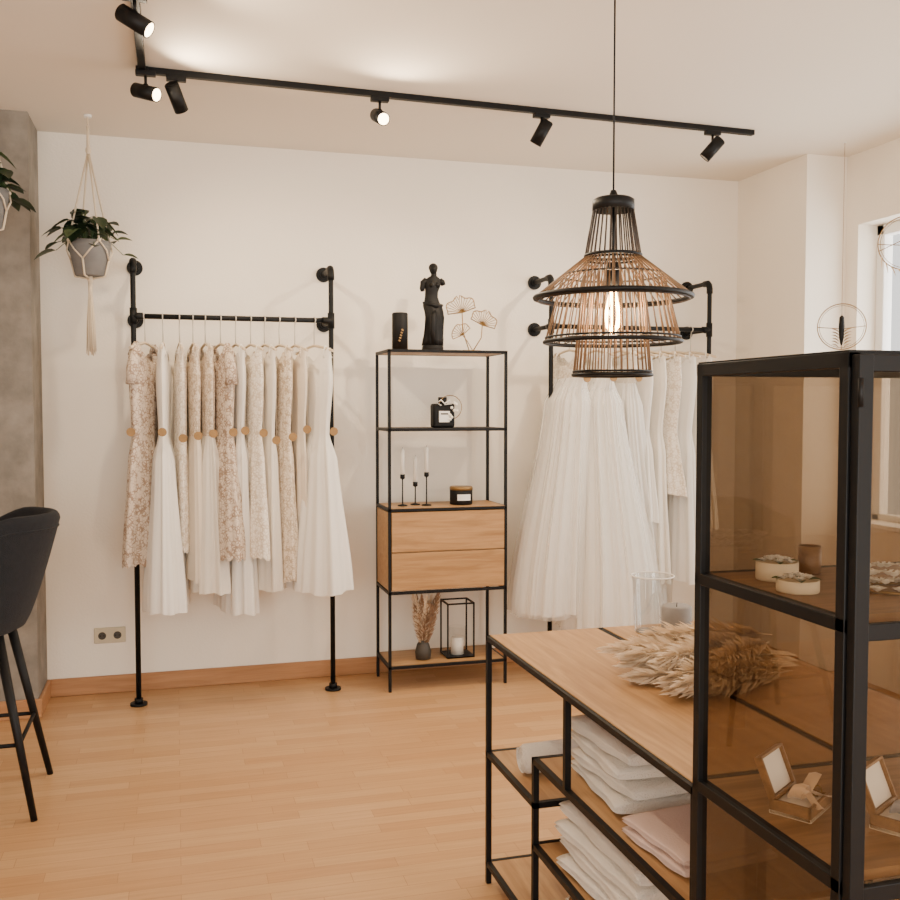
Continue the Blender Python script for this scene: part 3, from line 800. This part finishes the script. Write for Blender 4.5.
# ------------------------------------------------------------------ track lights
b = B('ceiling_spotlight_track')
A_ = V((-.114, 4.226, CZ)); B_ = V((2.80, 4.345, CZ)); ang = math.atan2(B_.y-A_.y, B_.x-A_.x)
R = Matrix.Rotation(ang, 3, 'Z'); mid = (A_+B_)/2
b.box((mid.x, mid.y, CZ-.0125), ((B_-A_).length+.03, .030, .025), 'black', .002, R)
b.box((-.114, 3.72, CZ-.0125), (.030, 1.05, .025), 'black', .002)
b.box((-.114, 4.23, CZ-.016), (.05, .05, .03), 'black', .003)
spots = []
def head(px, py, d, lit):
    p = V((px, py, CZ-.025)); d = V(d).normalized()
    b.box((px, py, CZ-.034), (.08, .032, .020), 'black', .003)
    b.cyl(p-V((0, 0, .01)), p-V((0, 0, .06)), .006, 'black', 10)
    j = p-V((0, 0, .085))
    b.ball(j+V((0, 0, .025)), .012, 'black')
    b.cyl(j-d*.056, j+d*.056, .029, 'black', 26)
    b.cyl(j-d*.060, j-d*.056, .025, 'black', 26)
    b.tube([j+d*.057+q for q in [(d.orthogonal().normalized()*math.cos(a)+d.cross(d.orthogonal().normalized())*math.sin(a))*.027 for a in [k*pi/12 for k in range(24)]]], .0022, 'black', 6, closed=True)
    b.cyl(j+d*.056, j+d*.0575, .0245, 'led' if lit else 'led_off', 24)
    spots.append((j+d*.07, d, lit))
ty = lambda x: A_.y+(x-A_.x)*math.tan(ang)
head(-.114, 3.44, (.75, -.25, -.5), 1)
head(-.10, ty(-.1)-.03, (.75, -.6, -.3), 1)
head(.02, ty(.02), (.35, .55, -.75), 0)
head(.885, ty(.885), (.1, -.9, -.4), 1)
head(1.66, ty(1.66), (-.4, .35, -.85), 0)
head(2.58, ty(2.58), (-.55, .3, -.7), 0)
b.done()
for i, (p, d, lit) in enumerate(spots):
    L = bpy.data.lights.new('spot_lamp', 'SPOT'); L.energy = 62 if lit else 60; L.spot_size = math.radians(165 if lit else 120); L.spot_blend = 1
    L.color = (1, .80, .57); L.shadow_soft_size = .03
    o = bpy.data.objects.new('spot_lamp', L); o.location = p; o.rotation_euler = d.to_track_quat('-Z', 'Y').to_euler(); sc.collection.objects.link(o)

# ------------------------------------------------------------------ pendant lamp
b = B('pendant_lamp'); px, py = 1.265, 2.68
P = lambda r, z, a: V((px+r*math.cos(a), py+r*math.sin(a), z))
b.cyl((px, py, CZ-.03), (px, py, CZ), .05, 'black', 28)
b.tube([(px, py, CZ-.02), (px, py, 2.12)], .003, 'black', 8)
b.lathe([(.008, 2.145), (.014, 2.128), (.052, 2.122), (.062, 2.116), (.063, 2.085), (.058, 2.085), (.056, 2.11), (.01, 2.115)], (px, py, 0), 'black', 32)
def ringt(r, z, th, m='black'): b.tube(circ((px, py, z), r, 'z', 56), th, m, 8, closed=True)
def slats(r0, z0, r1, z1, n, m, th=.0022, off=0):
    for k in range(n):
        a = 2*pi*k/n+off; b.tube([P(r0, z0, a), P(r1, z1, a)], th, m, 5)
slats(.059, 2.09, .082, 1.955, 30, 'rattan_d', .0024)
ringt(.082, 1.952, .005); ringt(.086, 1.942, .0035)
slats(.084, 1.947, .230, 1.832, 50, 'rattan', .0022)
ringt(.232, 1.828, .0075); ringt(.225, 1.820, .0025, 'rattan_d')
slats(.150, 1.895, .200, 1.700, 46, 'rattan', .0021, .05)
ringt(.203, 1.695, .006); ringt(.200, 1.708, .003); ringt(.150, 1.893, .003, 'rattan_d')
slats(.084, 1.945, .116, 1.598, 38, 'rattan', .0021, .03)
slats(.202, 1.695, .108, 1.715, 22, 'rattan_d', .0014, .05)
ringt(.117, 1.596, .0055); ringt(.116, 1.606, .0035); ringt(.106, 1.715, .0025, 'rattan_d')
b.cyl((px, py, 2.11), (px, py, 1.92), .004, 'black', 8); b.cyl((px, py, 1.86), (px, py, 1.93), .020, 'black', 20)
b.lathe([(.014, 1.865), (.018, 1.85), (.028, 1.82), (.033, 1.78), (.03, 1.74), (.018, 1.715), (.002, 1.708)], (px, py, 0), 'clear', 24, cap0=False, cap1=False)
for k in range(8):
    a = k*pi/4; b.tube([P(.008, 1.85, a), P(.022, 1.78, a+.3), P(.018, 1.74, a+.5), P(.006, 1.725, a+.6)], .0026, 'bulb', 6)
b.cyl((px, py, 1.745), (px, py, 1.85), .005, 'bulb', 8)
b.done()
L = bpy.data.lights.new('bulb_light', 'POINT'); L.energy = 14; L.color = (1, .76, .50); L.shadow_soft_size = .03
o = bpy.data.objects.new('bulb_light', L); o.location = (px, py, 1.79); sc.collection.objects.link(o)

# ------------------------------------------------------------------ hanging hoops at the window
def hoop(x, y, z, r, k):
    b = B('hanging_wire_hoop')
    b.tube([(x, y, CZ), (x, y, z+r)], .0014, 'pampas_d', 5); b.cyl((x, y, CZ-.004), (x, y, CZ), .008, 'white', 12)
    dx = V((math.cos(-.7), math.sin(-.7), 0))
    C = lambda rr, a: V((x, y, z))+dx*rr*math.cos(a)+V((0, 0, rr*math.sin(a)))
    b.tube([C(r, j*2*pi/48) for j in range(48)], .0028, 'gold', 6, closed=True)
    b.tube([C(r*.92, j*2*pi/48) for j in range(48)], .0014, 'gold', 6, closed=True)
    b.tube([C(r, pi*1.0), V((x, y, z))-V((0, 0, r*.1)), C(r, 0)], .002, 'gold', 6)
    if k:
        b.tube([V((x, y, z+r)), V((x, y, z+r*.5))], .001, 'matte', 5)
        b.lathe([(.002, .06), (.012, .05), (.015, 0), (.012, -.06), (.006, -.09), (.002, -.1)], (x, y, z), 'matte', 16)
        for s_ in (-1, 1):
            for q in range(6): leafm(b, V((x, y, z-.11+.016*q))+dx*s_*.012, dx*s_+V((0, 0, .8)), .05, 'kraft')
        b.tube([V((x, y, z-r)), V((x, y, z-.08))], .0018, 'gold', 6)
    else:
        for q in range(9):
            leafm(b, C(r, 3.6+q*.25), C(1, 3.6+q*.25+1.2)-V((x, y, z)), .05, 'pampas')
        b.tube([C(r, 3.4), C(r*.3, 1.0), C(r, .6)], .002, 'gold', 6)
    b.done(fix=False)
hoop(3.40, 4.40, 1.925, .12, 1); hoop(3.40, 3.93, 2.29, .13, 0)

# ------------------------------------------------------------------ light & world
w = bpy.data.worlds.new('daylight'); sc.world = w; w.use_nodes = True
bg = w.node_tree.nodes['Background']; bg.inputs[0].default_value = (1, .98, .95, 1); bg.inputs[1].default_value = 1.5
def area(name, loc, rot, sx_, sy_, e, col):
    L = bpy.data.lights.new(name, 'AREA'); L.shape = 'RECTANGLE'; L.size = sx_; L.size_y = sy_; L.energy = e; L.color = col
    o = bpy.data.objects.new(name, L); o.location = loc; o.rotation_euler = rot; sc.collection.objects.link(o)
area('shopfront_daylight', (.25, YF+.02, 1.5), (math.radians(90), 0, 0), 5.4, 2.0, 185, (1, .955, .90))
area('window_daylight', (XR+.35, 3.83, 1.7), (0, math.radians(90), 0), 1.6, 1.5, 48, (1, .975, .94))
area('window_daylight', (XR+.35, 1.8, 1.7), (0, math.radians(90), 0), 1.6, 1.8, 55, (1, .975, .94))

# ------------------------------------------------------------------ camera
cam = bpy.data.cameras.new('camera'); cam.sensor_width = 36; cam.lens = 970/900*36; cam.clip_start = .05
co = bpy.data.objects.new('camera', cam); co.location = (0, 0, 1.5)
co.rotation_euler = (math.radians(90-2.54), 0, math.radians(-15.8)); sc.collection.objects.link(co); sc.camera = co
